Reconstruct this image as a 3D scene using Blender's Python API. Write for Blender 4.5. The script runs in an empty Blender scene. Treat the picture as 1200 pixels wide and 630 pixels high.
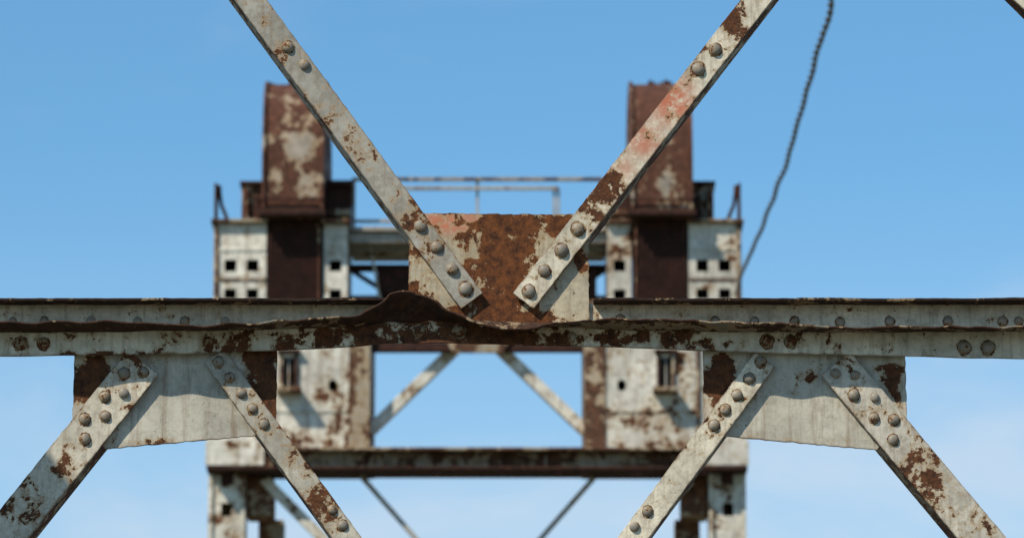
import bpy, bmesh, math, random
from mathutils import Vector, noise as mnoise
random.seed(7)
scene = bpy.context.scene
R = math.radians

# ---------------------------------------------------------------- drawing frames
class Frame:
    """elevation-drawing frame: a vertical plane at world Y, drawing units -> metres"""
    def __init__(s, Y, sx, sz, z0):
        s.Y, s.sx, s.sz, s.z0 = Y, sx, sz, z0
    def x(s, u): return (u-600)*s.sx
    def z(s, v): return s.z0+(315-v)*s.sz
F = Frame(15.0, 0.002556, 0.002613, 4.788)      # portal frame of the near span
T = Frame(77.0, 0.01312, 0.013413, 17.967)      # lift tower
def VF(z): return 315-(z-T.z0)/T.sz
GROUND_V = VF(0.0)

# ---------------------------------------------------------------- node helpers
class NB:
    def __init__(s, nt): s.nt=nt; s.n=nt.nodes; s.l=nt.links
    def add(s, t, **kw):
        nd=s.n.new(t)
        for k,v in kw.items(): setattr(nd,k,v)
        return nd
    def link(s,a,b): s.l.new(a,b)
    def setin(s, sock, val):
        if isinstance(val, bpy.types.NodeSocket): s.link(val, sock)
        else: sock.default_value = val
    def math(s, op, a, b=0.0, c=None, clamp=False):
        nd=s.add('ShaderNodeMath', operation=op, use_clamp=clamp)
        s.setin(nd.inputs[0],a); s.setin(nd.inputs[1],b)
        if c is not None: s.setin(nd.inputs[2],c)
        return nd.outputs[0]
    def noise(s, vec, scale, detail=6, rough=0.6, dist=0.0):
        nd=s.add('ShaderNodeTexNoise')
        s.link(vec, nd.inputs['Vector']); nd.inputs['Scale'].default_value=scale
        nd.inputs['Detail'].default_value=detail; nd.inputs['Roughness'].default_value=rough
        nd.inputs['Distortion'].default_value=dist
        return nd.outputs['Fac']
    def mapr(s, val, a, b, c=0.0, d=1.0, smooth=False):
        nd=s.add('ShaderNodeMapRange')
        if smooth: nd.interpolation_type='SMOOTHSTEP'
        s.setin(nd.inputs[0],val)
        for i,q in enumerate((a,b,c,d)): s.setin(nd.inputs[i+1],q)
        return nd.outputs[0]
    def mix(s, f, a, b, mode='MIX'):
        nd=s.add('ShaderNodeMix', data_type='RGBA', blend_type=mode)
        s.setin(nd.inputs[0],f)
        for i,q in ((6,a),(7,b)):
            if isinstance(q,tuple): nd.inputs[i].default_value=(*q[:3],1)
            else: s.link(q, nd.inputs[i])
        return nd.outputs[2]
    def vscale(s, vec, sc):
        nd=s.add('ShaderNodeVectorMath', operation='MULTIPLY')
        s.link(vec, nd.inputs[0]); nd.inputs[1].default_value=sc
        return nd.outputs[0]

def new_mat(name):
    m=bpy.data.materials.new(name); m.use_nodes=True
    nb=NB(m.node_tree); bsdf=m.node_tree.nodes['Principled BSDF']
    return m,nb,bsdf

def rust_mat(name, paint=(0.60,0.56,0.46), bias=0.0, scale=12., blobs=(), pink=(), fr=F,
             dirt=0.5, edge=True, rustA=(0.030,0.013,0.008), rustB=(0.150,0.056,0.021), seed=0., chips=0.0, streak=0.45, bump=1.0, rough=0.55):
    m,nb,bs=new_mat(name)
    far=fr is T
    geo=nb.add('ShaderNodeNewGeometry'); P0=geo.outputs['Position']
    off=nb.add('ShaderNodeVectorMath', operation='ADD'); nb.link(P0,off.inputs[0]); off.inputs[1].default_value=(seed,seed*1.7,seed*.6)
    P=off.outputs[0]
    def blobsum(lst, start):
        acc=start
        for (u,v,ru,rv,st) in lst:
            a=nb.add('ShaderNodeVectorMath', operation='SUBTRACT'); nb.link(P0,a.inputs[0]); a.inputs[1].default_value=(fr.x(u),0,fr.z(v))
            b=nb.vscale(a.outputs[0],(1/(ru*fr.sx),0.0,1/(rv*fr.sz)))
            c=nb.add('ShaderNodeVectorMath', operation='LENGTH'); nb.link(b,c.inputs[0])
            d=nb.mapr(c.outputs['Value'],1.15,0.2,0.0,st,smooth=True)
            acc=d if acc is None else nb.math('ADD',acc,d)
        return acc
    n1=nb.noise(P,scale,6 if far else 10,0.68,0.25)
    n2=nb.noise(P,scale*4.5,3 if far else 6,0.68)
    n3=nb.noise(P,scale*16,1 if far else 3,0.6)
    val=nb.math('ADD',n1,bias)
    val=nb.math('MULTIPLY_ADD',n2,0.30,val); val=nb.math('SUBTRACT',val,0.15)
    val=blobsum(blobs,val)
    if edge:
        bv=nb.add('ShaderNodeBevel'); bv.samples=2; bv.inputs['Radius'].default_value=0.008
        dt=nb.add('ShaderNodeVectorMath', operation='DOT_PRODUCT'); nb.link(bv.outputs[0],dt.inputs[0]); nb.link(geo.outputs['Normal'],dt.inputs[1])
        e=nb.mapr(dt.outputs['Value'],0.995,0.80,0.0,0.19); val=nb.math('ADD',val,e)
    th=0.62
    mask=nb.mapr(val,th-0.008,th+0.012)
    halo=nb.mapr(val,th-0.10,th,0,1,smooth=True)
    chip=nb.mapr(nb.math('ADD',nb.math('MULTIPLY_ADD',n1,0.45,n2),chips+bias*0.35),0.885,0.905)
    fine=nb.mapr(nb.math('ADD',n3,nb.math('MULTIPLY',n1,0.5)),0.925,0.95)
    mask=nb.math('MAXIMUM',mask,nb.math('MAXIMUM',chip,nb.math('MULTIPLY',fine,0.85)))
    big=nb.noise(P,scale*0.35,3,0.5)
    pc=nb.mix(nb.mapr(big,0.35,0.65), tuple(c*0.78 for c in paint), tuple(min(1,c*1.14) for c in paint))
    g=nb.noise(P,scale*2.2,4 if far else 7,0.75)
    pc=nb.mix(nb.math('MULTIPLY',nb.mapr(g,0.43,0.68),dirt), pc, (0.175,0.150,0.110))
    sv=nb.vscale(P,(1,1,0.09)); st=nb.noise(sv,scale*4,4,0.6)
    pc=nb.mix(nb.math('MULTIPLY',nb.mapr(st,0.50,0.72),streak), pc, (0.17,0.095,0.045))
    if pink:
        pk=blobsum(pink,None); pk=nb.math('MULTIPLY',pk,nb.mapr(g,0.34,0.52),clamp=True)
        pc=nb.mix(pk,pc,(0.50,0.16,0.085))
    pc=nb.mix(nb.math('MULTIPLY',halo,0.62),pc,(0.36,0.23,0.10))
    r1=nb.noise(P,scale*3.1,4 if far else 7,0.7); r2=nb.noise(P,scale*11,2 if far else 4,0.7)
    rc=nb.mix(nb.mapr(r1,0.34,0.66),rustA,rustB)
    rc=nb.mix(nb.mapr(r2,0.56,0.78,0,0.65),rc,(rustB[0]*1.9,rustB[1]*1.9,rustB[2]*1.6))
    col=nb.mix(mask,pc,rc)
    nb.link(col,bs.inputs['Base Color'])
    nb.link(nb.mapr(mask,0,1,rough,0.93),bs.inputs['Roughness'])
    bs.inputs['Specular IOR Level'].default_value=0.3
    h=nb.math('MULTIPLY',mask,-0.0012*bump*12/scale)
    h=nb.math('MULTIPLY_ADD',nb.math('MULTIPLY',r2,mask),0.0035*bump*12/scale,h)
    h=nb.math('MULTIPLY_ADD',g,0.0018*bump*12/scale,h)
    h=nb.math('MULTIPLY_ADD',n3,0.0004*bump*12/scale,h)
    b=nb.add('ShaderNodeBump'); b.inputs['Strength'].default_value=0.9; b.inputs['Distance'].default_value=1.0
    nb.link(h,b.inputs['Height']); nb.link(b.outputs[0],bs.inputs['Normal'])
    return m

# ---------------------------------------------------------------- mesh helpers
def empty(name, loc=(0,0,0)):
    e=bpy.data.objects.new(name,None); scene.collection.objects.link(e); e.location=loc; return e
def obj_from_bm(bm,name,mat,parent,bevel=0,smooth=False):
    bmesh.ops.recalc_face_normals(bm,faces=bm.faces)
    me=bpy.data.meshes.new(name); bm.to_mesh(me); bm.free()
    o=bpy.data.objects.new(name,me); scene.collection.objects.link(o)
    if mat: me.materials.append(mat)
    if parent: o.parent=parent
    if smooth:
        for p in me.polygons: p.use_smooth=True
    if bevel:
        b=o.modifiers.new('bevel','BEVEL'); b.width=bevel; b.segments=2; b.limit_method='ANGLE'; b.angle_limit=R(40)
    return o
def add_prism(bm, pts, y0, y1):
    a=[bm.verts.new((x,y0,z)) for x,z in pts]; b=[bm.verts.new((x,y1,z)) for x,z in pts]
    bm.faces.new(a); bm.faces.new(b[::-1]); n=len(pts)
    for i in range(n):
        j=(i+1)%n; bm.faces.new((a[i],b[i],b[j],a[j]))
def add_box(bm,x0,x1,y0,y1,z0,z1): add_prism(bm,[(x0,z0),(x1,z0),(x1,z1),(x0,z1)],y0,y1)
def prism(name,fr,uv,y0,y1,mat,parent,bevel=0.0015):
    bm=bmesh.new(); add_prism(bm,[(fr.x(u),fr.z(v)) for u,v in uv],fr.Y+y0,fr.Y+y1)
    return obj_from_bm(bm,name,mat,parent,bevel)
def tbox(name,u0,u1,v0,v1,y0,y1,mat,parent,bevel=0.01,fr=T):
    return prism(name,fr,[(u0,v0),(u1,v0),(u1,v1),(u0,v1)],y0,y1,mat,parent,bevel)
def edge_poly(fr,pts,amp,step,seed):
    out=[]; n=len(pts)
    for i in range(n):
        a=Vector(pts[i]); b=Vector(pts[(i+1)%n]); L=(b-a).length; k=max(1,int(L/step))
        d=(b-a)/L; nrm=Vector((-d.y,d.x))
        for j in range(k):
            t=j/k; p=a+(b-a)*t
            if j>0:
                q=mnoise.noise(Vector((p.x*0.11,p.y*0.11,seed)))+0.6*mnoise.noise(Vector((p.x*0.4,p.y*0.4,seed+5)))
                p=p+nrm*(q*amp)
            out.append((p.x,p.y))
    return out

def angle_member(name,fr,A,B,wA,low_side,mat,parent,y0=-0.022,t=0.009,depth=0.09,legtrim=(0,0),amp=0.55,legmat=None):
    """L-angle. A,B = centre-line ends in drawing units, wA=width, leg on the low side"""
    a=Vector(A); b=Vector(B); d=(b-a).normalized(); n=Vector((-d.y,d.x))*low_side
    w=wA/2
    p=[a-n*w, a+n*w, b+n*w, b-n*w]
    poly=edge_poly(fr,[(q.x,q.y) for q in p],amp,4,random.random()*90)
    bm=bmesh.new()
    add_prism(bm,[(fr.x(u),fr.z(v)) for u,v in poly],fr.Y+y0,fr.Y+y0+t)
    o=obj_from_bm(bm,name,mat,parent,0.0012)
    bm=bmesh.new()
    tt=t/fr.sx
    l0=a+n*w+d*legtrim[0]; l1=b+n*w-d*legtrim[1]
    q=[l0-n*tt*1.02,l0-n*0.35,l1-n*0.35,l1-n*tt*1.02]
    add_prism(bm,[(fr.x(u.x),fr.z(u.y)) for u in q],fr.Y+y0+t-0.0005,fr.Y+y0+depth)
    obj_from_bm(bm,name+'_outstanding_leg',legmat or mat,parent,0.0012)
    return o

def rivet_group(name,fr,lst,y,mat,parent,rad=7.6,halo_mat=None,seed=1):
    rnd=random.Random(seed)
    bm=bmesh.new(); hb=bmesh.new()
    prof=[(1.0,0.0),(0.99,0.14),(0.93,0.32),(0.80,0.50),(0.60,0.64),(0.35,0.73),(0.12,0.765)]
    N=20
    for it in lst:
        u,v=it[:2]; r=(it[2] if len(it)>2 else rad)*fr.sx*rnd.uniform(0.92,1.07)
        cx,cz=fr.x(u),fr.z(v); yy=fr.Y+y
        sq=rnd.uniform(0.88,1.08); ox=rnd.uniform(-.1,.1)*r; oz=rnd.uniform(-.1,.1)*r
        rings=[]
        for (pr,ph) in prof:
            ring=[]
            for k in range(N):
                a=2*math.pi*k/N
                wob=1+0.035*math.sin(2*a+u)+0.025*math.sin(3*a+v)
                ring.append(bm.verts.new((cx+ox*ph+pr*r*wob*math.cos(a), yy-ph*r*sq, cz+oz*ph+pr*r*wob*math.sin(a))))
            rings.append(ring)
        for i in range(len(rings)-1):
            for k in range(N):
                bm.faces.new((rings[i][k],rings[i][(k+1)%N],rings[i+1][(k+1)%N],rings[i+1][k]))
        bm.faces.new(rings[-1])
        if halo_mat and rnd.random()<0.85:
            pts=[]
            M=26; ph=rnd.random()*9; gr=rnd.uniform(0.0,0.12)
            for k in range(M):
                a=2*math.pi*k/M
                q=1.14+gr+0.18*mnoise.noise(Vector((math.cos(a)*1.5,math.sin(a)*1.5,ph)))+0.12*mnoise.noise(Vector((math.cos(a)*4,math.sin(a)*4,ph)))
                if math.sin(a)<-0.7: q+=0.25*rnd.random()
                pts.append((cx+q*r*math.cos(a),cz+q*r*math.sin(a)))
            add_prism(hb,pts,yy-0.0006,yy+0.002)
    o=obj_from_bm(bm,name,mat,parent,0,True)
    if halo_mat: obj_from_bm(hb,name+'_rust_ring',halo_mat,parent)
    else: hb.free()
    return o

def interp(tab,x,k):
    if x<=tab[0][0]: return tab[0][k]
    if x>=tab[-1][0]: return tab[-1][k]
    for i in range(len(tab)-1):
        if tab[i][0]<=x<=tab[i+1][0]:
            x0,x1=tab[i][0],tab[i+1][0]; t=(x-x0)/(x1-x0)
            p0=tab[max(i-1,0)]; p1=tab[i]; p2=tab[i+1]; p3=tab[min(i+2,len(tab)-1)]
            m1=(p2[k]-p0[k])/max(1e-6,(p2[0]-p0[0]))*(x1-x0); m2=(p3[k]-p1[k])/max(1e-6,(p3[0]-p1[0]))*(x1-x0)
            return (2*t**3-3*t*t+1)*p1[k]+(t**3-2*t*t+t)*m1+(-2*t**3+3*t*t)*p2[k]+(t**3-t*t)*m2

# ================================================================ MATERIALS (foreground)
CREAM=(0.70,0.635,0.49)
m_gusset=rust_mat('gusset_rust',(0.50,0.43,0.30),0.085,15,
   blobs=[(592,310,44,96,0.20),(545,268,40,18,0.05),(620,262,60,14,0.12),(668,262,40,12,0.06),(600,376,110,16,0.14),(524,302,24,36,-0.13),(668,350,36,36,-0.28),(650,294,30,16,-0.10),(493,322,16,30,-0.02),(634,300,24,24,0.03),(570,366,30,16,0.08)],
   pink=[(525,260,60,20,0.95),(600,256,40,10,0.7)],seed=1.3,dirt=0.6,rustA=(0.034,0.013,0.007),rustB=(0.185,0.062,0.018))
m_dUL=rust_mat('upper_left_brace_paint',(0.37,0.35,0.295),-0.015,17,blobs=[(490,255,30,26,0.22),(500,300,14,30,0.08),(330,60,20,20,0.10),(420,170,20,60,0.07),(380,120,30,50,0.04)],dirt=0.75,seed=2.1)
m_dUR=rust_mat('upper_right_brace_paint',CREAM,0.0,17,blobs=[(860,20,24,40,0.18),(795,120,20,30,0.05),(712,222,30,30,0.20),(690,250,24,22,0.14),(755,165,16,16,0.05),(830,70,30,30,0.04)],pink=[(790,120,38,38,1.0),(755,165,28,28,0.8),(730,200,20,20,0.5)],seed=3.2,dirt=0.5)
m_dULleg=rust_mat('upper_left_brace_leg_shaded_paint',(0.20,0.175,0.14),0.09,15,seed=2.6,dirt=0.8,edge=False)  # darker than the face: underside shade put into the leg colour, plus rust
m_dURleg=rust_mat('upper_right_brace_leg_shaded_paint',(0.22,0.18,0.13),0.14,15,seed=3.6,dirt=0.8,edge=False)  # cream darkened to a shaded brown for the underside leg, with heavier rust
m_strutR=rust_mat('rear_angle_paint',(0.62,0.57,0.44),-0.03,16,seed=4.4,dirt=0.6,chips=0.02,edge=False)
m_strutF=rust_mat('front_angle_paint',CREAM,0.0,14,
   blobs=[(560,395,170,40,0.21),(400,395,90,30,0.14),(300,400,100,24,0.08),(120,420,110,10,0.15),(25,404,24,20,0.10),(910,402,44,14,0.08),(760,398,80,18,0.14),(840,408,50,12,0.09),(1100,408,130,22,-0.05)],seed=5.6,dirt=0.4)
m_leg=rust_mat('bent_flange_rust_shade',(0.18,0.155,0.125),0.15,14,blobs=[(480,365,100,50,0.20),(850,380,260,20,-0.04),(120,385,160,20,0.14),(1050,388,200,20,0.03)],seed=6.1,dirt=0.8,edge=False,rustA=(0.016,0.008,0.006),rustB=(0.072,0.031,0.015))  # rusty flange, its paint and rust darkened to paint in the underside shade
m_topleg=rust_mat('top_flange_rust_shade',(0.11,0.09,0.07),0.2,12,seed=7.1,edge=False,rustA=(0.012,0.008,0.007),rustB=(0.04,0.02,0.012))  # rust tones taken near black to carry the shade beneath the flange
m_gL=rust_mat('left_gusset_paint',(0.53,0.50,0.41),-0.055,11,blobs=[(105,445,40,44,0.32),(308,450,34,70,0.29),(300,415,40,14,0.1),(140,440,30,16,0.07),(200,516,110,8,0.10)],seed=8.3,dirt=0.55,streak=0.6)
m_gR=rust_mat('right_gusset_paint',(0.60,0.56,0.455),-0.055,11,blobs=[(838,450,28,44,0.29),(860,425,36,14,0.19),(1048,455,18,44,0.15),(950,442,16,14,0.17),(1040,435,34,14,0.09),(940,514,110,8,0.09)],seed=9.7,dirt=0.45,streak=0.5)
m_LL1=rust_mat('lower_brace_paint_a',(0.59,0.54,0.43),0.01,17,blobs=[(30,590,50,40,0.08),(80,545,20,20,0.12),(150,425,34,14,0.10)],seed=10.9,dirt=0.6)
m_LL2=rust_mat('lower_brace_paint_b',(0.49,0.455,0.37),0.01,17,blobs=[(390,590,36,44,0.12),(330,520,20,40,0.03)],seed=11.9,dirt=0.65)
m_LR1=rust_mat('lower_brace_paint_c',CREAM,-0.005,17,blobs=[(840,500,20,30,0.07)],seed=12.4,dirt=0.55)
m_LR2=rust_mat('lower_brace_paint_d',(0.54,0.50,0.41),-0.005,17,blobs=[(1080,550,36,44,0.15),(1130,615,30,26,0.10),(990,425,24,12,0.09)],seed=13.8,dirt=0.65)
m_lowleg=rust_mat('lower_brace_leg_shaded_paint',(0.22,0.18,0.13),0.14,15,seed=17.8,dirt=0.8,edge=False)  # shade on the brace undersides is painted in as this darker, rustier tone
m_riv=rust_mat('rivet_worn_paint',(0.28,0.25,0.205),0.03,34,seed=14.2,edge=False,dirt=0.6,streak=0.2,bump=0.8,rough=0.5)
m_rivR=rust_mat('rivet_rusty',(0.20,0.16,0.12),0.14,34,seed=15.2,edge=False,dirt=0.7,streak=0.2,bump=0.8)
m_ring=rust_mat('rivet_rust_ring',(0.25,0.17,0.085),0.12,60,seed=16.2,edge=False,dirt=0.7)

# ================================================================ PORTAL FRAME (near)
portal=empty('bridge_portal_frame')
g=edge_poly(F,[(479,268),(496,249),(690,251),(690,400),(479,398)],1.3,3,3.3)
prism('upper_gusset_plate',F,g,0.0,0.010,m_gusset,portal,0.001)
g=edge_poly(F,[(89,405),(326,400),(325,506),(128,524),(88,490)],1.0,4,13.3)
prism('gusset_plate_left',F,g,0.0,0.010,m_gL,portal,0.001)
g=edge_poly(F,[(823,402),(1059,408),(1060,494),(1024,525),(823,507)],1.0,4,23.3)
prism('gusset_plate_right',F,g,0.0,0.010,m_gR,portal,0.001)
def ext(A,B,v):
    t=(v-A[1])/(B[1]-A[1]); return (A[0]+(B[0]-A[0])*t, v)
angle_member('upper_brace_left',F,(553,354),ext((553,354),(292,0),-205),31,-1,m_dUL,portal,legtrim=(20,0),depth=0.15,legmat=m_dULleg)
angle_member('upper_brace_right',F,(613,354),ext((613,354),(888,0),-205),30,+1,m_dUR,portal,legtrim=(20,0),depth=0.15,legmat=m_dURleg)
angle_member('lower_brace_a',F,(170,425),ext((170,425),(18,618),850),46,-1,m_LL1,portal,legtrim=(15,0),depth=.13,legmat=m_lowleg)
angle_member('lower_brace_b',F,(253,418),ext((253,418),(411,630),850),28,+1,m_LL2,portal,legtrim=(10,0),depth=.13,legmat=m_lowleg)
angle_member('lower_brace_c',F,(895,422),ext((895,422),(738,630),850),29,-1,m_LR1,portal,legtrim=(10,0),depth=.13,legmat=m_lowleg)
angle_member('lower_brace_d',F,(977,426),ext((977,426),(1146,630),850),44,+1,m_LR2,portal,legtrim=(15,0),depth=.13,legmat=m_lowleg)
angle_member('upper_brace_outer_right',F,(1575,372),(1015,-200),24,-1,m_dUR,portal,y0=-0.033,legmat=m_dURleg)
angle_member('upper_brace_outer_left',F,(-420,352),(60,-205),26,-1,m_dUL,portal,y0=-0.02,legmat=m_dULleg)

def sheet(name,us,fa,fb,t_dir,thick,mat,parent,bev=0.001):
    bm=bmesh.new(); prev=None
    for u in us:
        x=F.x(u); (ya,za),(yb,zb)=fa(u),fb(u)
        ty,tz=t_dir
        ring=[bm.verts.new((x,ya,za)),bm.verts.new((x,yb,zb)),bm.verts.new((x,yb+ty*thick,zb+tz*thick)),bm.verts.new((x,ya+ty*thick,za+tz*thick))]
        if prev:
            for i in range(4):
                bm.faces.new((prev[i],prev[(i+1)%4],ring[(i+1)%4],ring[i]))
        else: bm.faces.new(ring)
        prev=ring
    bm.faces.new(prev[::-1])
    return obj_from_bm(bm,name,mat,parent,bev)
US=[-655+i*5 for i in range(int((1855+655)/5)+1)]
def wob(u,a,s,sd): return a*mnoise.noise(Vector((u*s,sd,0)))
Y=F.Y
# web top runs up inside the thickness of the flange: no gap at the heel of the angle
sheet('rear_angle_web',US,lambda u:(Y+0.012,F.z(355.8+wob(u,.8,.02,1)-1.6)),lambda u:(Y+0.012,F.z(393)),(1,0),0.009,m_strutR,portal)
def topleg(us,nm):
    sheet(nm,us,lambda u:(Y+0.0195,F.z(355.8+wob(u,.8,.02,1))),lambda u:(Y-0.06,F.z(356.6+wob(u,1.2,.013,7)+wob(u,.6,.09,4))),(0,1),0.008,m_topleg,portal)
topleg([u for u in US if u<=475],'rear_angle_flange_left'); topleg([u for u in US if u>=695],'rear_angle_flange_right')

TAB=[(-700,380,392,421),(0,380,392,419),(130,379,391.5,417.5),(190,380,390,416),(235,383.5,390,415),(330,378,388,412),(395,373,386,409),(424,369,385,407),(440,361,383,405),(456,348,381,404),(472,342,381,404),(486,345,381,404),(500,347,380,404),(514,357,379,404),(532,367,380,404),(575,377,381,405),(620,379,383,406),(700,376,388,408),(760,376,390,410),(820,378,391,412.5),(920,382,391.5,415.5),(1000,386,392,417.5),(1060,385,391.5,419),(1200,385,391,422),(1900,384,391,428)]
dl=0.095
SH=dl*math.tan(R(12))/F.sz
sheet('front_angle_face',US,lambda u:(Y-0.034,F.z(interp(TAB,u,2)+wob(u,1,.03,2)-1)),lambda u:(Y-0.034,F.z(interp(TAB,u,3)+wob(u,1.2,.02,3)+wob(u,.5,.2,3))),(1,0),0.010,m_strutF,portal)
bm=bmesh.new(); rows=14; prev=None
US2=[-655+i*2.5 for i in range(int((1855+655)/2.5)+1)]
for u in US2:
    zc=F.z(interp(TAB,u,2)-1.5+wob(u,1,.03,2)); vl=interp(TAB,u,1)+wob(u,1.5,.035,9)+wob(u,.5,.15,19)
    zl=F.z(vl+SH)
    crump=math.exp(-((u-480)/68)**2)
    d=dl*(1-0.2*crump)+0.012*mnoise.noise(Vector((u*.02,3,3)))
    ring=[]
    for r in range(rows):
        t=r/(rows-1)
        s=t*(1-crump)+(t**0.8)*crump
        ph=u*0.019-t*0.75+0.15*math.sin(u*.05)
        fold=1-abs(2*(ph%1)-1)
        z=zc+(zl-zc)*s + 0.006*mnoise.noise(Vector((u*.035,t*2.4,5)))*t - crump*0.022*(fold-0.5)*math.sin(math.pi*t)
        yy=Y-0.034-d*t + crump*0.045*(fold-0.5)*math.sin(math.pi*t)
        ton=math.exp(-((u-600)/50)**2); z-=ton*0.024*t*t
        ring.append(bm.verts.new((F.x(u)+crump*0.010*math.sin(u*.2)*t, yy, z)))
    if prev:
        for r in range(rows-1): bm.faces.new((prev[r],ring[r],ring[r+1],prev[r+1]))
    prev=ring
o=obj_from_bm(bm,'front_angle_bent_flange',m_leg,portal,0,True)
sm=o.modifiers.new('solid','SOLIDIFY'); sm.thickness=0.006; sm.offset=0

rivU=[(335,55),(355,76),(493,267),(512,291),(530,317),(546,340),(840,58),(820,81),(677,270),(658,295),(638,319),(620,343)]
rivet_group('upper_brace_rivets',F,rivU,-0.022,m_riv,portal,7.3,m_ring,1)
rl=[(148,438),(170,437),(126,465),(148,461),(103,491),(127,488),(104,514),
    (258,425),(271,443),(285,461),(298,479),(312,497),(392,595),(404,613),
    (890,425),(876,444),(862,463),(848,480),(835,498),(757,597),(742,615),
    (977,438),(1000,440),(998,463),(1022,466),(1021,490),(1044,492),(1043,515)]
rivet_group('lower_brace_rivets',F,rl,-0.022,m_riv,portal,6.1,m_ring,2)
rr=[(-40,375),(16,375),(53,375),(107,374),(162,375),(217,375),(264,375),(727,372),(838,375),(884,375),(931,375),(984,376),(1042,375),(1110,375),(1174,375),(1193,375)]
rivet_group('rear_angle_rivets',F,rr,0.012,m_riv,portal,5.2,m_ring,3)
rivet_group('front_angle_rivets_rusty',F,[(27,404,7.6),(54,404,7.6),(493,390,6.5),(538,390,7),(897,402,7.6),(925,402,7.6),(245,402,6)],-0.034,m_rivR,portal,8,m_ring,4)
rivet_group('front_angle_rivets',F,[(1127,409,7.6),(1155,409,7.6),(670,396,6)],-0.034,m_riv,portal,8,m_ring,5)
m_span=rust_mat('span_steel_paint',CREAM,0.02,5,seed=20,edge=False)
tbox('bottom_strut',-655,1855,838,870,-0.03,0.06,m_span,portal,0.002,F)
tbox('top_strut',-655,1855,-225,-185,-0.03,0.06,m_span,portal,0.002,F)
for s in (-1,1):
    bm=bmesh.new(); x=s*3.22
    add_box(bm,x-0.15,x+0.15,14.90,14.92,0,6.6); add_box(bm,x-0.15,x+0.15,15.10,15.12,0,6.6); add_box(bm,x-0.012,x+0.012,14.92,15.10,0,6.6)
    obj_from_bm(bm,'portal_post',m_span,portal,0.003)

for s in (-1,1):
    tr=empty('bridge_side_truss')
    bm=bmesh.new(); x=s*3.22
    add_box(bm,x-0.18,x+0.18,-15,14.85,6.25,6.6); add_box(bm,x-0.15,x+0.15,-15,14.85,0.05,0.4)
    for y in (-15,-10,-5,0,5,10): add_box(bm,x-0.12,x+0.12,y-0.12,y+0.12,0.4,6.25)
    ob=obj_from_bm(bm,'chords_and_posts',m_span,tr,0.01)
    for i,y in enumerate((-15,-10,-5,0,5,10)):
        bm=bmesh.new(); add_box(bm,-0.08,0.08,-0.08,0.08,-3.7,3.7)
        d=obj_from_bm(bm,'diagonal_%d'%i,m_span,tr,0.005)
        d.location=(x,y+2.45,3.3); d.rotation_euler=(R(38)*(1 if i%2 else -1),0,0)

# ================================================================ TOWER
MIR=1119
TW=(0.68,0.64,0.54)
def tblobs(base):
    out=list(base)
    for (u,v,ru,rv,s) in base: out.append((MIR-u,v,ru,rv,s))
    return out
tm_white=rust_mat('tower_white_paint',TW,0.0,2.4,fr=T,edge=False,seed=31,dirt=0.5,streak=0.6,
    blobs=tblobs([(424,460,20,80,0.22),(255,300,10,60,0.04),(300,270,24,20,0.04),(340,520,100,10,0.08)])+[(775,490,44,38,0.17),(700,500,24,24,0.10),(350,510,44,18,0.12),(735,430,10,20,0.10),(410,495,24,34,0.14),(800,430,20,30,0.1)])
tm_rust=rust_mat('sheave_cover_rust',(0.36,0.30,0.235),0.20,3.0,fr=T,edge=False,seed=33,dirt=0.8,rustA=(0.045,0.02,0.013),rustB=(0.125,0.048,0.028),
    blobs=[(350,170,24,34,-0.18),(352,225,18,18,-0.12),(315,120,14,30,0.10),(345,245,50,10,0.1),(780,219,13,14,-0.38),(775,150,40,60,0.08),(748,170,10,50,-0.05)])
tm_dark=rust_mat('dark_rusty_steel',(0.12,0.08,0.06),0.3,1.7,fr=T,edge=False,seed=35,rustA=(0.022,0.010,0.007),rustB=(0.060,0.022,0.014))
tm_mid=rust_mat('girder_paint',(0.36,0.30,0.22),0.13,2.8,fr=T,edge=False,seed=37,rustA=(0.04,0.022,0.014),rustB=(0.135,0.06,0.032),
    blobs=tblobs([(262,535,34,20,-0.20)]))
tm_grey=rust_mat('grey_steel',(0.38,0.36,0.32),0.01,2.6,fr=T,edge=False,seed=39,dirt=0.6)
tm_leg=rust_mat('tower_leg_paint',TW,0.04,2.8,fr=T,edge=False,seed=41,dirt=0.5,blobs=[(285,560,12,40,0.1)])
tm_rustleg=rust_mat('rear_leg_rust',(0.35,0.31,0.25),0.15,2.2,fr=T,edge=False,seed=43,rustA=(0.05,0.022,0.014),rustB=(0.18,0.08,0.038))
tm_black,nb_,bs_=new_mat('interior_shade'); bs_.inputs['Base Color'].default_value=(0.015,0.013,0.012,1); bs_.inputs['Roughness'].default_value=0.9  # near-black backing sheets paint the shade seen through the tower openings

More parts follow.
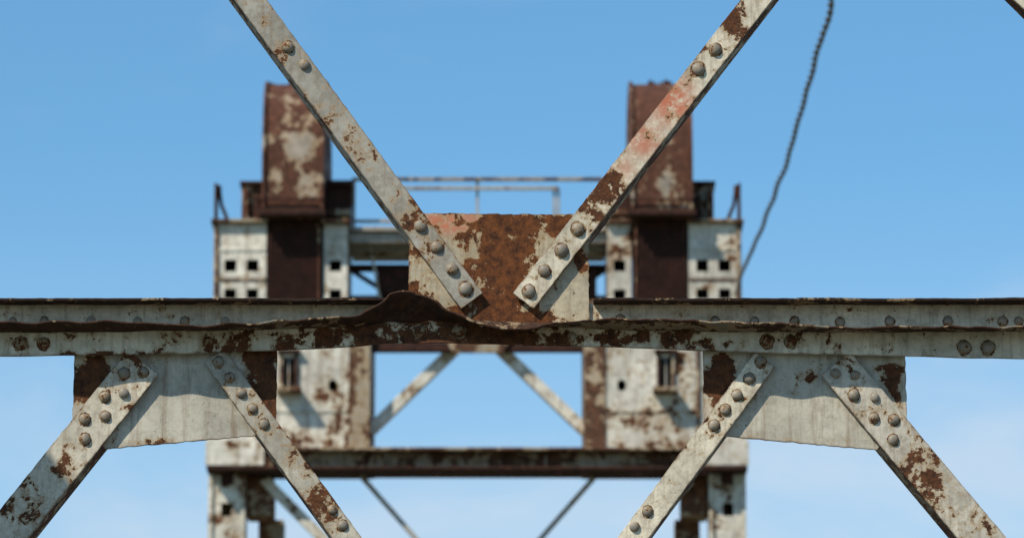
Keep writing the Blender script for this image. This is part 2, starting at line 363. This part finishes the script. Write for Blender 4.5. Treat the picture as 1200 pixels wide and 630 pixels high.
tower=empty('lift_bridge_tower')
def holed_plate(name,u0,u1,v0,v1,holes,y0,y1,mat,parent):
    us=sorted(set([u0,u1]+[h[0] for h in holes]+[h[1] for h in holes])); vs=sorted(set([v0,v1]+[h[2] for h in holes]+[h[3] for h in holes]))
    def solid(i,j):
        if i<0 or j<0 or i>=len(us)-1 or j>=len(vs)-1: return False
        cu=(us[i]+us[i+1])/2; cv=(vs[j]+vs[j+1])/2
        return not any(h[0]<cu<h[1] and h[2]<cv<h[3] for h in holes)
    bm=bmesh.new()
    def V(u,v,y): return bm.verts.new((T.x(u),T.Y+y,T.z(v)))
    for i in range(len(us)-1):
        for j in range(len(vs)-1):
            if not solid(i,j): continue
            a,b,c,d=us[i],us[i+1],vs[j],vs[j+1]
            bm.faces.new((V(a,c,y0),V(b,c,y0),V(b,d,y0),V(a,d,y0))); bm.faces.new((V(a,c,y1),V(a,d,y1),V(b,d,y1),V(b,c,y1)))
            for (ok,p,q) in ((solid(i-1,j),(a,c),(a,d)),(solid(i+1,j),(b,d),(b,c)),(solid(i,j-1),(b,c),(a,c)),(solid(i,j+1),(a,d),(b,d))):
                if not ok: bm.faces.new((V(*p,y0),V(*q,y0),V(*q,y1),V(*p,y1)))
    bmesh.ops.remove_doubles(bm,verts=bm.verts,dist=1e-5)
    return obj_from_bm(bm,name,mat,parent)

for side in (0,1):
    sd=empty('tower_column_head_%s'%('a','b')[side]); sd.parent=tower
    mu=(lambda u:u) if side==0 else (lambda u:MIR-u)
    def hb(h): 
        a,b=mu(h[0]),mu(h[1]); return (min(a,b),max(a,b),h[2],h[3])
    def B(nm,u0,u1,v0,v1,y0,y1,m,bev=0.01):
        a,b=sorted((mu(u0),mu(u1))); return tbox(nm,a,b,v0,v1,y0,y1,m,sd,bev)
    def HP(nm,u0,u1,v0,v1,holes,y0,y1,m):
        a,b=sorted((mu(u0),mu(u1))); return holed_plate(nm,a,b,v0,v1,[hb(h) for h in holes],y0,y1,m,sd)
    HP('outer_pier_face',250,312,262,352,[(263,277,304,318),(289,303,304,318),(263,277,338,350),(289,303,338,350)],0,0.03,tm_white)
    B('outer_pier_side',250,252,262,352,0.031,2.2,tm_white); B('outer_pier_inner_side',310,312,262,352,0.031,2.2,tm_white)
    B('outer_pier_shade_back',252.2,309.8,262,352,0.9,0.95,tm_black)
    B('outer_pier_cap',247,313.5,258,261.8,-0.12,2.3,tm_mid)
    B('seam_strip_a',250.5,311.5,290,294,-0.02,-0.001,tm_white,0.004); B('seam_strip_b',250.5,311.5,326,329,-0.02,-0.001,tm_mid,0.004)
    B('corner_angle',251,256,262,352,-0.035,-0.021,tm_mid,0.004)
    HP('inner_column_face',379,407,262,352,[(386,400,304,317),(386,400,338,350)],0.05,0.08,tm_white)
    B('inner_column_side',405,407,262,352,0.081,2.2,tm_grey); B('inner_column_shade_back',379,404.8,262,352,0.9,0.95,tm_black)
    B('inner_column_cap',377,410,257,261.8,-0.08,2.3,tm_mid)
    a,b=sorted((mu(307.5),mu(379)));
    bm=bmesh.new(); rad=1.75; cz=T.z(79)-rad; cy=T.Y+1.45; pts=[]
    for k in range(33):
        an=math.pi*k/32; c_=math.cos(an); s_=math.sin(an)
        pts.append((cy-rad*math.copysign(abs(c_)**0.75,c_),cz+rad*abs(s_)**0.75))
    prof_cover=list(pts)
    pts=[(cy-rad,T.z(251))]+pts+[(cy+rad,T.z(251))]
    va=[bm.verts.new((T.x(a),y,z)) for y,z in pts]; vb=[bm.verts.new((T.x(b),y,z)) for y,z in pts]
    bm.faces.new(va); bm.faces.new(vb[::-1])
    for i in range(len(pts)): 
        j=(i+1)%len(pts); bm.faces.new((va[i],vb[i],vb[j],va[j]))
    obj_from_bm(bm,'sheave_cover',tm_rust,sd,0.015)
    for (ra,rb) in ((307,310.5),(376,379.5)):
        a,b=sorted((mu(ra),mu(rb))); bm=bmesh.new(); prev=None
        for (py,pz) in prof_cover:
            dvec=Vector((py-cy,pz-cz)).normalized()
            q=[(py+dvec.x*e_,pz+dvec.y*e_) for e_ in (0.004,0.05)]
            ring=[bm.verts.new((T.x(a),*q[0])),bm.verts.new((T.x(b),*q[0])),bm.verts.new((T.x(b),*q[1])),bm.verts.new((T.x(a),*q[1]))]
            if prev:
                for i in range(4): bm.faces.new((prev[i],prev[(i+1)%4],ring[(i+1)%4],ring[i]))
            else: bm.faces.new(ring)
            prev=ring
        bm.faces.new(prev[::-1]); obj_from_bm(bm,'sheave_cover_rim',tm_rust,sd)
        B('sheave_cover_rim_leg',ra,rb,211,250,-0.35,-0.301,tm_rust,0.006)
    B('cover_band',307,380,238,241,-0.37,-0.352,tm_dark,0.004)
    B('cover_shelf',304,382,251.5,258,-0.42,2.9,tm_dark)
    B('rope_casing',315,375,258.3,352,0.02,2.0,tm_dark)
    B('rope_casing_edge',315,318,258.3,352,-0.03,0.015,tm_dark); B('rope_casing_edge_b',372,375,258.3,352,-0.03,0.015,tm_rust)
    for k in range(9): B('casing_rope_%d'%k,321+k*5.6,323.4+k*5.6,258.3,352,-0.02,0.018,tm_dark,0.004)
    B('bearing_box_outer',281,306,212,255,0.3,1.6,tm_mid); B('bearing_box_outer_lid',279,306.3,208,212,0.2,1.7,tm_dark)
    B('bearing_bracket',283,289,218,255,0.16,0.29,tm_rust); B('bearing_bracket_b',296,303,226,255,0.16,0.29,tm_dark)
    B('bearing_box_inner',380.5,404,214,256,0.3,1.6,tm_dark); B('bearing_box_inner_lid',380.5,412,207,213,0.2,1.7,tm_dark)
    B('bearing_post',404.5,411,213.5,266,0.35,0.6,tm_dark); B('bearing_low_block',383,410,243,250,0.1,0.29,tm_mid)
    bm=bmesh.new(); rnd=random.Random(5+side)
    for k in range(14):
        u=mu(313+rnd.random()*30+(16 if side else 0)); w_=rnd.uniform(.04,.10); hh=rnd.uniform(.04,.12); x_=T.x(u); y_=T.Y+1.3+rnd.uniform(-.4,.4); z_=T.z(79)-0.03
        add_prism(bm,[(x_-w_,z_),(x_+w_,z_),(x_+w_*.5,z_+hh),(x_-w_*.2,z_+hh*1.3)],y_-.06,y_+.06)
    obj_from_bm(bm,'loose_scale',tm_dark,sd)
    cu=bpy.data.curves.new('end_rail','CURVE'); cu.dimensions='3D'; cu.bevel_depth=0.03; sp=cu.splines.new('POLY')
    path=[(252,258),(252,236),(252.5,222),(254,216),(256,216.5),(256,224),(258,238),(263,250),(266,258)]
    sp.points.add(len(path)-1)
    for i,(u,v) in enumerate(path): sp.points[i].co=(T.x(mu(u)),T.Y+0.1,T.z(v),1)
    ro=bpy.data.objects.new('end_rail',cu); scene.collection.objects.link(ro); ro.parent=sd; cu.materials.append(tm_dark)
    B('end_post',250,253,214,258,0.0,0.06,tm_dark,0.004)
    rh=[(386,396,446,455),(388,394,444,457)]
    HP('body_face',300,435,352,526,[(333,346,418,452)]+rh,0,0.03,tm_white)
    B('body_face_outer',246,299.8,352,526,0.02,0.05,tm_white,0.004)
    B('body_inner_side',433,435,352,526,0.031,2.6,tm_mid,0.004)
    B('body_outer_side',246,248,352,526,0.051,2.6,tm_white,0.004)
    B('body_shade_back',248.2,432.8,352,526,1.2,1.25,tm_black,0.004); B('body_floor',248.2,432.8,522,526,0.06,2.6,tm_dark,0.004)
    B('window_mullion',338.5,340.5,418,452,0.002,0.025,tm_grey,0.002)
    B('window_frame_left',329,332.6,414,456,-0.05,-0.002,tm_mid,0.004); B('window_frame_right',346.4,350,414,456,-0.05,-0.002,tm_dark,0.004)
    B('window_ledge',326,355,456.3,461,-0.35,-0.002,tm_mid,0.006); B('window_head',326,353,410,413.8,-0.12,-0.002,tm_dark,0.006)
    B('body_edge_angle',410,434.5,352,526,-0.025,-0.001,tm_mid,0.004); B('body_seam',300,304,352,526,-0.02,-0.001,tm_mid,0.004)
    B('body_splice',305,409.5,478,482,-0.018,-0.001,tm_white,0.004)
    lst=[]
    for v in range(412,522,9): lst+= [(mu(308),v),(mu(418),v),(mu(360),v)]
    for u in range(254,310,8): lst+=[(mu(u),298),(mu(u),322)]
    rivet_group('body_rivets',T,lst,0.0,tm_white,sd,1.5)
    holes=[(262,274,543+k*42,558+k*42) for k in range(26)]
    HP('front_leg_face',247,290,552,GROUND_V,holes[1:],0.1,0.13,tm_leg)
    B('front_leg_side_a',247,249,552,GROUND_V,0.131,0.75,tm_leg,0.003); B('front_leg_side_b',288,290,552,GROUND_V,0.131,0.75,tm_leg,0.003)
    B('front_leg_web',249.2,287.8,552,GROUND_V,0.5,0.53,tm_rustleg,0.003)
    B('front_leg_edge',247,252,552,GROUND_V,0.06,0.099,tm_leg,0.003); B('front_leg_edge_b',285,290,552,GROUND_V,0.06,0.099,tm_leg,0.003)
    B('leg_top_bracket',262,276,552,564,0.02,0.09,tm_dark,0.01)
    B('rear_leg',287,318,545,GROUND_V,5.0,5.6,tm_rustleg)
    B('knee_block',291,322,552,596,0.3,1.0,tm_rustleg)
    uvs=[(306,560),(316,553),(392,628),(384,637)]
    prism('knee_brace',T,[(mu(u),v) for u,v in uvs],0.15,0.28,tm_leg,sd,0.01)
tbox('portal_girder_web',246,873,530,548,-0.08,0.3,tm_mid,tower)
tbox('portal_girder_top_flange',312.5,806.5,526.4,529.8,-0.35,0.6,tm_mid,tower); tbox('portal_girder_bottom_flange',246,873,548.2,551.5,-0.32,0.5,tm_dark,tower)
for (ua,ub) in ((244,312),(807,875)): tbox('girder_end_plate',ua,ub,515,544,-0.11,-0.085,tm_white,tower,0.005)
bm=bmesh.new(); rnd=random.Random(3)
u=300
while u<820:
    w=rnd.uniform(9,26); h=rnd.uniform(1,6); 
    add_prism(bm,[(T.x(u),T.z(550.5)),(T.x(u+w),T.z(550.5)),(T.x(u+w*.75),T.z(551+h)),(T.x(u+w*.3),T.z(551+h*.8))],T.Y-0.28,T.Y-0.22); u+=w+rnd.uniform(0,9)
obj_from_bm(bm,'girder_corroded_fringe',tm_dark,tower)
for k in range(19):
    uu=320+k*26.5; tbox('girder_stiffener',uu,min(uu+2,806),530.2,547.8,-0.2,-0.082,tm_mid,tower,0.004)
rivet_group('girder_rivets',T,[(318+i*7.5,539) for i in range(65)],-0.08,tm_mid,tower,1.4)
def bar(nm,A,B_,w,y0,y1,m,parent=tower):
    a=Vector(A); b=Vector(B_); d=(b-a).normalized(); n=Vector((-d.y,d.x))*w/2
    return prism(nm,T,[tuple(a-n),tuple(a+n),tuple(b+n),tuple(b-n)],y0,y1,m,parent,0.01)
bar('v_brace_a',(540,396),(432,500),13,0.3,0.5,tm_white); bar('v_brace_b',(579,396),(688,500),13,0.32,0.52,tm_white)
tbox('upper_cross_beam',435.5,683.5,398,409,0.1,0.29,tm_dark,tower)
prism('v_brace_gusset',T,[(520,396),(600,396),(588,412),(532,412)],0.05,0.095,tm_mid,tower,0.005)
bar('lower_brace_a',(424,552),(700,862),5.5,0.2,0.3,tm_grey); bar('lower_brace_b',(696,552),(420,862),5.5,0.35,0.45,tm_grey)
tbox('lower_strut',290.5,828.5,862,884,0.1,0.5,tm_leg,tower)
bar('lowest_brace_a',(300,890),(818,1500),8,0.2,0.3,tm_leg); bar('lowest_brace_b',(818,890),(300,1500),8,0.35,0.45,tm_leg)
tbox('deck_beam_front',407.3,711.7,268,279,0.3,0.6,tm_grey,tower)
tbox('deck_plate',407.3,711.7,262,267,0.2,2.5,tm_grey,tower)
tbox('deck_beam_rear',407.3,711.7,290,297,1.2,1.4,tm_dark,tower)
tbox('deck_lower_beam',407.3,711.7,321,330,1.6,1.9,tm_dark,tower)
bar('deck_diag_a',(409,300),(470,338),5,1.0,1.1,tm_dark); bar('deck_diag_b',(710,300),(650,338),5,1.0,1.1,tm_dark)
tbox('machinery_block_a',440,492,300,330,0.9,1.5,tm_dark,tower); tbox('machinery_block_b',632,700,303,334,0.9,1.5,tm_dark,tower)
tbox('machinery_low',452,500,330,352,1.0,1.5,tm_dark,tower)
tbox('drive_shaft',407.3,711.7,284,287,0.7,0.85,tm_mid,tower)
bar('deck_strut_a',(430,262),(446,352),3,0.7,0.8,tm_white)
tbox('handrail_top',411,708,198.6,202.6,0.5,0.56,tm_mid,tower,0.005); tbox('handrail_mid',465,655,209.5,213.3,0.5,0.56,tm_grey,tower,0.005)
tbox('toe_rail',411.5,708,248.5,252,0.5,0.56,tm_grey,tower,0.005)
for nm,u,v0 in (('p1',413,199),('p2',467,210),('p3',559,199),('p4',650,210),('p5',655,210),('p6',705,199)):
    tbox('handrail_post_'+nm,u-1.6,u+1.6,v0+0.3,262,0.57,0.63,tm_grey,tower,0.005)
for s in (0,1):
    mu=(lambda u:u) if s==0 else (lambda u:MIR-u)
    a,b=sorted((mu(252),mu(300))); tbox('side_frame',a,b,527,545,0.7,5.0,tm_rustleg,tower)

# ================================================================ CABLE AND POLE
pole=empty('utility_pole')
m_wood,nb,bs=new_mat('weathered_wood'); gp=nb.add('ShaderNodeNewGeometry'); v=nb.vscale(gp.outputs['Position'],(9,9,0.6)); nn=nb.noise(v,3,6,.6)
nb.link(nb.mix(nn,(0.08,0.055,0.035),(0.25,0.19,0.13)),bs.inputs['Base Color']); bs.inputs['Roughness'].default_value=.9
bm=bmesh.new(); bmesh.ops.create_cone(bm,cap_ends=True,segments=20,radius1=.2,radius2=.13,depth=17); bmesh.ops.translate(bm,verts=bm.verts,vec=(7,42,8.5)); obj_from_bm(bm,'mast',m_wood,pole,0,True)
bm=bmesh.new(); add_box(bm,6,8,41.75,41.85,15.9,16.05); obj_from_bm(bm,'crossarm',m_wood,pole,0.01)
m_cab,nb,bs=new_mat('steel_cable'); gp=nb.add('ShaderNodeNewGeometry'); nn=nb.noise(gp.outputs['Position'],18,4,.6)
nb.link(nb.mix(nn,(0.05,0.05,0.055),(0.20,0.19,0.18)),bs.inputs['Base Color']); bs.inputs['Roughness'].default_value=.6; bs.inputs['Metallic'].default_value=.3
def W(u,v,yy): 
    k=yy/77.0; return Vector(((u-600)*T.sx*k, yy, 1.6+(T.z(v)-1.6)*k))
ctrl=[W(862,345,76.6),W(868,322,74),W(880,295,71),W(915,212,64),W(945,112,57),(W(978,0,50)),W(988,-60,47),Vector((6.4,41.9,16.1))]
def cr(p0,p1,p2,p3,t): return 0.5*((2*p1)+(-p0+p2)*t+(2*p0-5*p1+4*p2-p3)*t*t+(-p0+3*p1-3*p2+p3)*t**3)
path=[]
for i in range(len(ctrl)-1):
    p0=ctrl[max(i-1,0)];p3=ctrl[min(i+2,len(ctrl)-1)]
    n=150
    for k in range(n): path.append(cr(p0,ctrl[i],ctrl[i+1],p3,k/n))
path.append(ctrl[-1])
cab=empty('hanging_cable')
for sidx in range(2):
    cu=bpy.data.curves.new('strand','CURVE'); cu.dimensions='3D'; cu.bevel_depth=0.017; cu.bevel_resolution=2
    sp=cu.splines.new('POLY'); L=0; pts=[]
    for i,p in enumerate(path):
        if i: L+=(path[i]-path[i-1]).length
        a=L*6.5+sidx*math.pi; w=mnoise.noise(Vector((L*.45,2,1)))*0.045
        pts.append(p+Vector((math.cos(a)*0.019+w, 0, math.sin(a)*0.019)))
    sp.points.add(len(pts)-1)
    for i,p in enumerate(pts): sp.points[i].co=(*p,1)
    co=bpy.data.objects.new('strand_%d'%sidx,cu); scene.collection.objects.link(co); co.parent=cab; cu.materials.append(m_cab)

# ================================================================ GROUND, ROAD
def sheetplane(name,x0,x1,y0,y1,z,mat,div=1):
    bm=bmesh.new(); a=[bm.verts.new(p) for p in ((x0,y0,z),(x1,y0,z),(x1,y1,z),(x0,y1,z))]; bm.faces.new(a); return obj_from_bm(bm,name,mat,None)
m_gr,nb,bs=new_mat('grass_ground'); gp=nb.add('ShaderNodeNewGeometry'); n1=nb.noise(gp.outputs['Position'],.08,8,.65); n2=nb.noise(gp.outputs['Position'],3,5,.7)
c=nb.mix(nb.mapr(n1,.35,.65),(0.05,0.075,0.025),(0.13,0.12,0.06)); c=nb.mix(nb.mapr(n2,.4,.7,0,.5),c,(0.16,0.13,0.08)); nb.link(c,bs.inputs['Base Color']); bs.inputs['Roughness'].default_value=.95
sheetplane('ground',-3000,3000,-3000,3000,-0.12,m_gr)
m_as,nb,bs=new_mat('asphalt'); gp=nb.add('ShaderNodeNewGeometry'); n1=nb.noise(gp.outputs['Position'],40,4,.7); n2=nb.noise(gp.outputs['Position'],.6,5,.6)
c=nb.mix(n1,(0.035,0.035,0.036),(0.075,0.073,0.07)); c=nb.mix(nb.mapr(n2,.45,.7,0,.4),c,(0.1,0.095,0.085)); nb.link(c,bs.inputs['Base Color']); bs.inputs['Roughness'].default_value=.9
sheetplane('road',-2.75,2.75,-200,400,0.0,m_as)
m_ln,nb,bs=new_mat('road_paint'); gp=nb.add('ShaderNodeNewGeometry'); n1=nb.noise(gp.outputs['Position'],14,5,.7); nb.link(nb.mix(nb.mapr(n1,.5,.6),(0.6,0.5,0.12),(0.07,0.07,0.07)),bs.inputs['Base Color'])
bm=bmesh.new()
y=-100
while y<300:
    a=[bm.verts.new(p) for p in ((-.06,y,.004),(.06,y,.004),(.06,y+3,.004),(-.06,y+3,.004))]; bm.faces.new(a); y+=9
obj_from_bm(bm,'road_markings',m_ln,None)
m_con,nb,bs=new_mat('concrete'); gp=nb.add('ShaderNodeNewGeometry'); n1=nb.noise(gp.outputs['Position'],6,6,.65); nb.link(nb.mix(n1,(0.2,0.19,0.17),(0.42,0.40,0.36)),bs.inputs['Base Color']); bs.inputs['Roughness'].default_value=.9
for s in (-1,1):
    bm=bmesh.new(); x0,x1=sorted((s*2.76,s*3.02)); add_box(bm,x0,x1,-200,400,-0.11,0.13); obj_from_bm(bm,'kerb',m_con,None,0.015)

# ================================================================ LIGHT AND SKY
el=R(46); sd_=Vector((-0.66,-0.62,0)).normalized()
sdir=Vector((sd_.x*math.cos(el),sd_.y*math.cos(el),math.sin(el)))
sl=bpy.data.lights.new('sun','SUN'); sl.energy=4.9; sl.angle=R(0.5); sl.color=(1.0,0.915,0.78)
so=bpy.data.objects.new('sun',sl); scene.collection.objects.link(so); so.rotation_euler=sdir.to_track_quat('Z','Y').to_euler()
w=bpy.data.worlds.new('World'); scene.world=w; w.use_nodes=True; nb=NB(w.node_tree)
bg=w.node_tree.nodes['Background']
sky=nb.add('ShaderNodeTexSky'); sky.sky_type='NISHITA'; sky.sun_disc=False; sky.sun_elevation=el; sky.sun_rotation=math.atan2(sdir.x,sdir.y)%(2*math.pi)
sky.air_density=1.0; sky.dust_density=0.25; sky.ozone_density=2.0
skc=nb.mix(1.0,sky.outputs[0],(0.80,1.25,1.42),'MULTIPLY')
tc=nb.add('ShaderNodeTexCoord'); dv=tc.outputs['Generated']
v1=nb.vscale(dv,(1.0,1.0,2.2)); c1=nb.noise(v1,8,6,.55,.3)
c2=nb.noise(v1,2.6,3,.5)
sep=nb.add('ShaderNodeSeparateXYZ'); nb.link(dv,sep.inputs[0])
low=nb.mapr(sep.outputs[2],0.235,0.15,0.0,0.26)
left=nb.mapr(sep.outputs[0],-0.080,-0.105,0.0,0.13,smooth=True)
band=nb.mapr(nb.math('ABSOLUTE',nb.math('SUBTRACT',sep.outputs[2],0.223)),0.0,0.02,1.0,0.0,smooth=True)
low=nb.math('ADD',low,nb.math('MULTIPLY',left,band))
cf=nb.mapr(nb.math('ADD',nb.math('MULTIPLY_ADD',c2,0.4,c1),low),0.80,1.12,0,0.62,smooth=True)
haze=nb.mapr(sep.outputs[2],0.235,0.155,0.0,0.34,smooth=True)
col=nb.mix(haze,skc,(5.6,7.0,8.6))
col=nb.mix(cf,col,(6.8,7.6,8.5))
nb.link(col,bg.inputs['Color']); bg.inputs['Strength'].default_value=0.1

# ================================================================ CAMERA
cd=bpy.data.cameras.new('camera'); cam=bpy.data.objects.new('camera',cd); scene.collection.objects.link(cam)
cam.location=(0,0,1.6); cam.rotation_euler=(R(102),0,0)
cd.lens=180; cd.sensor_width=36; cd.clip_start=0.1; cd.clip_end=8000
cd.dof.use_dof=True; cd.dof.focus_distance=15.32; cd.dof.aperture_fstop=8; cd.dof.aperture_blades=7
scene.camera=cam
scene.view_settings.view_transform='Standard'; scene.view_settings.look='None'; scene.view_settings.exposure=0; scene.view_settings.gamma=1
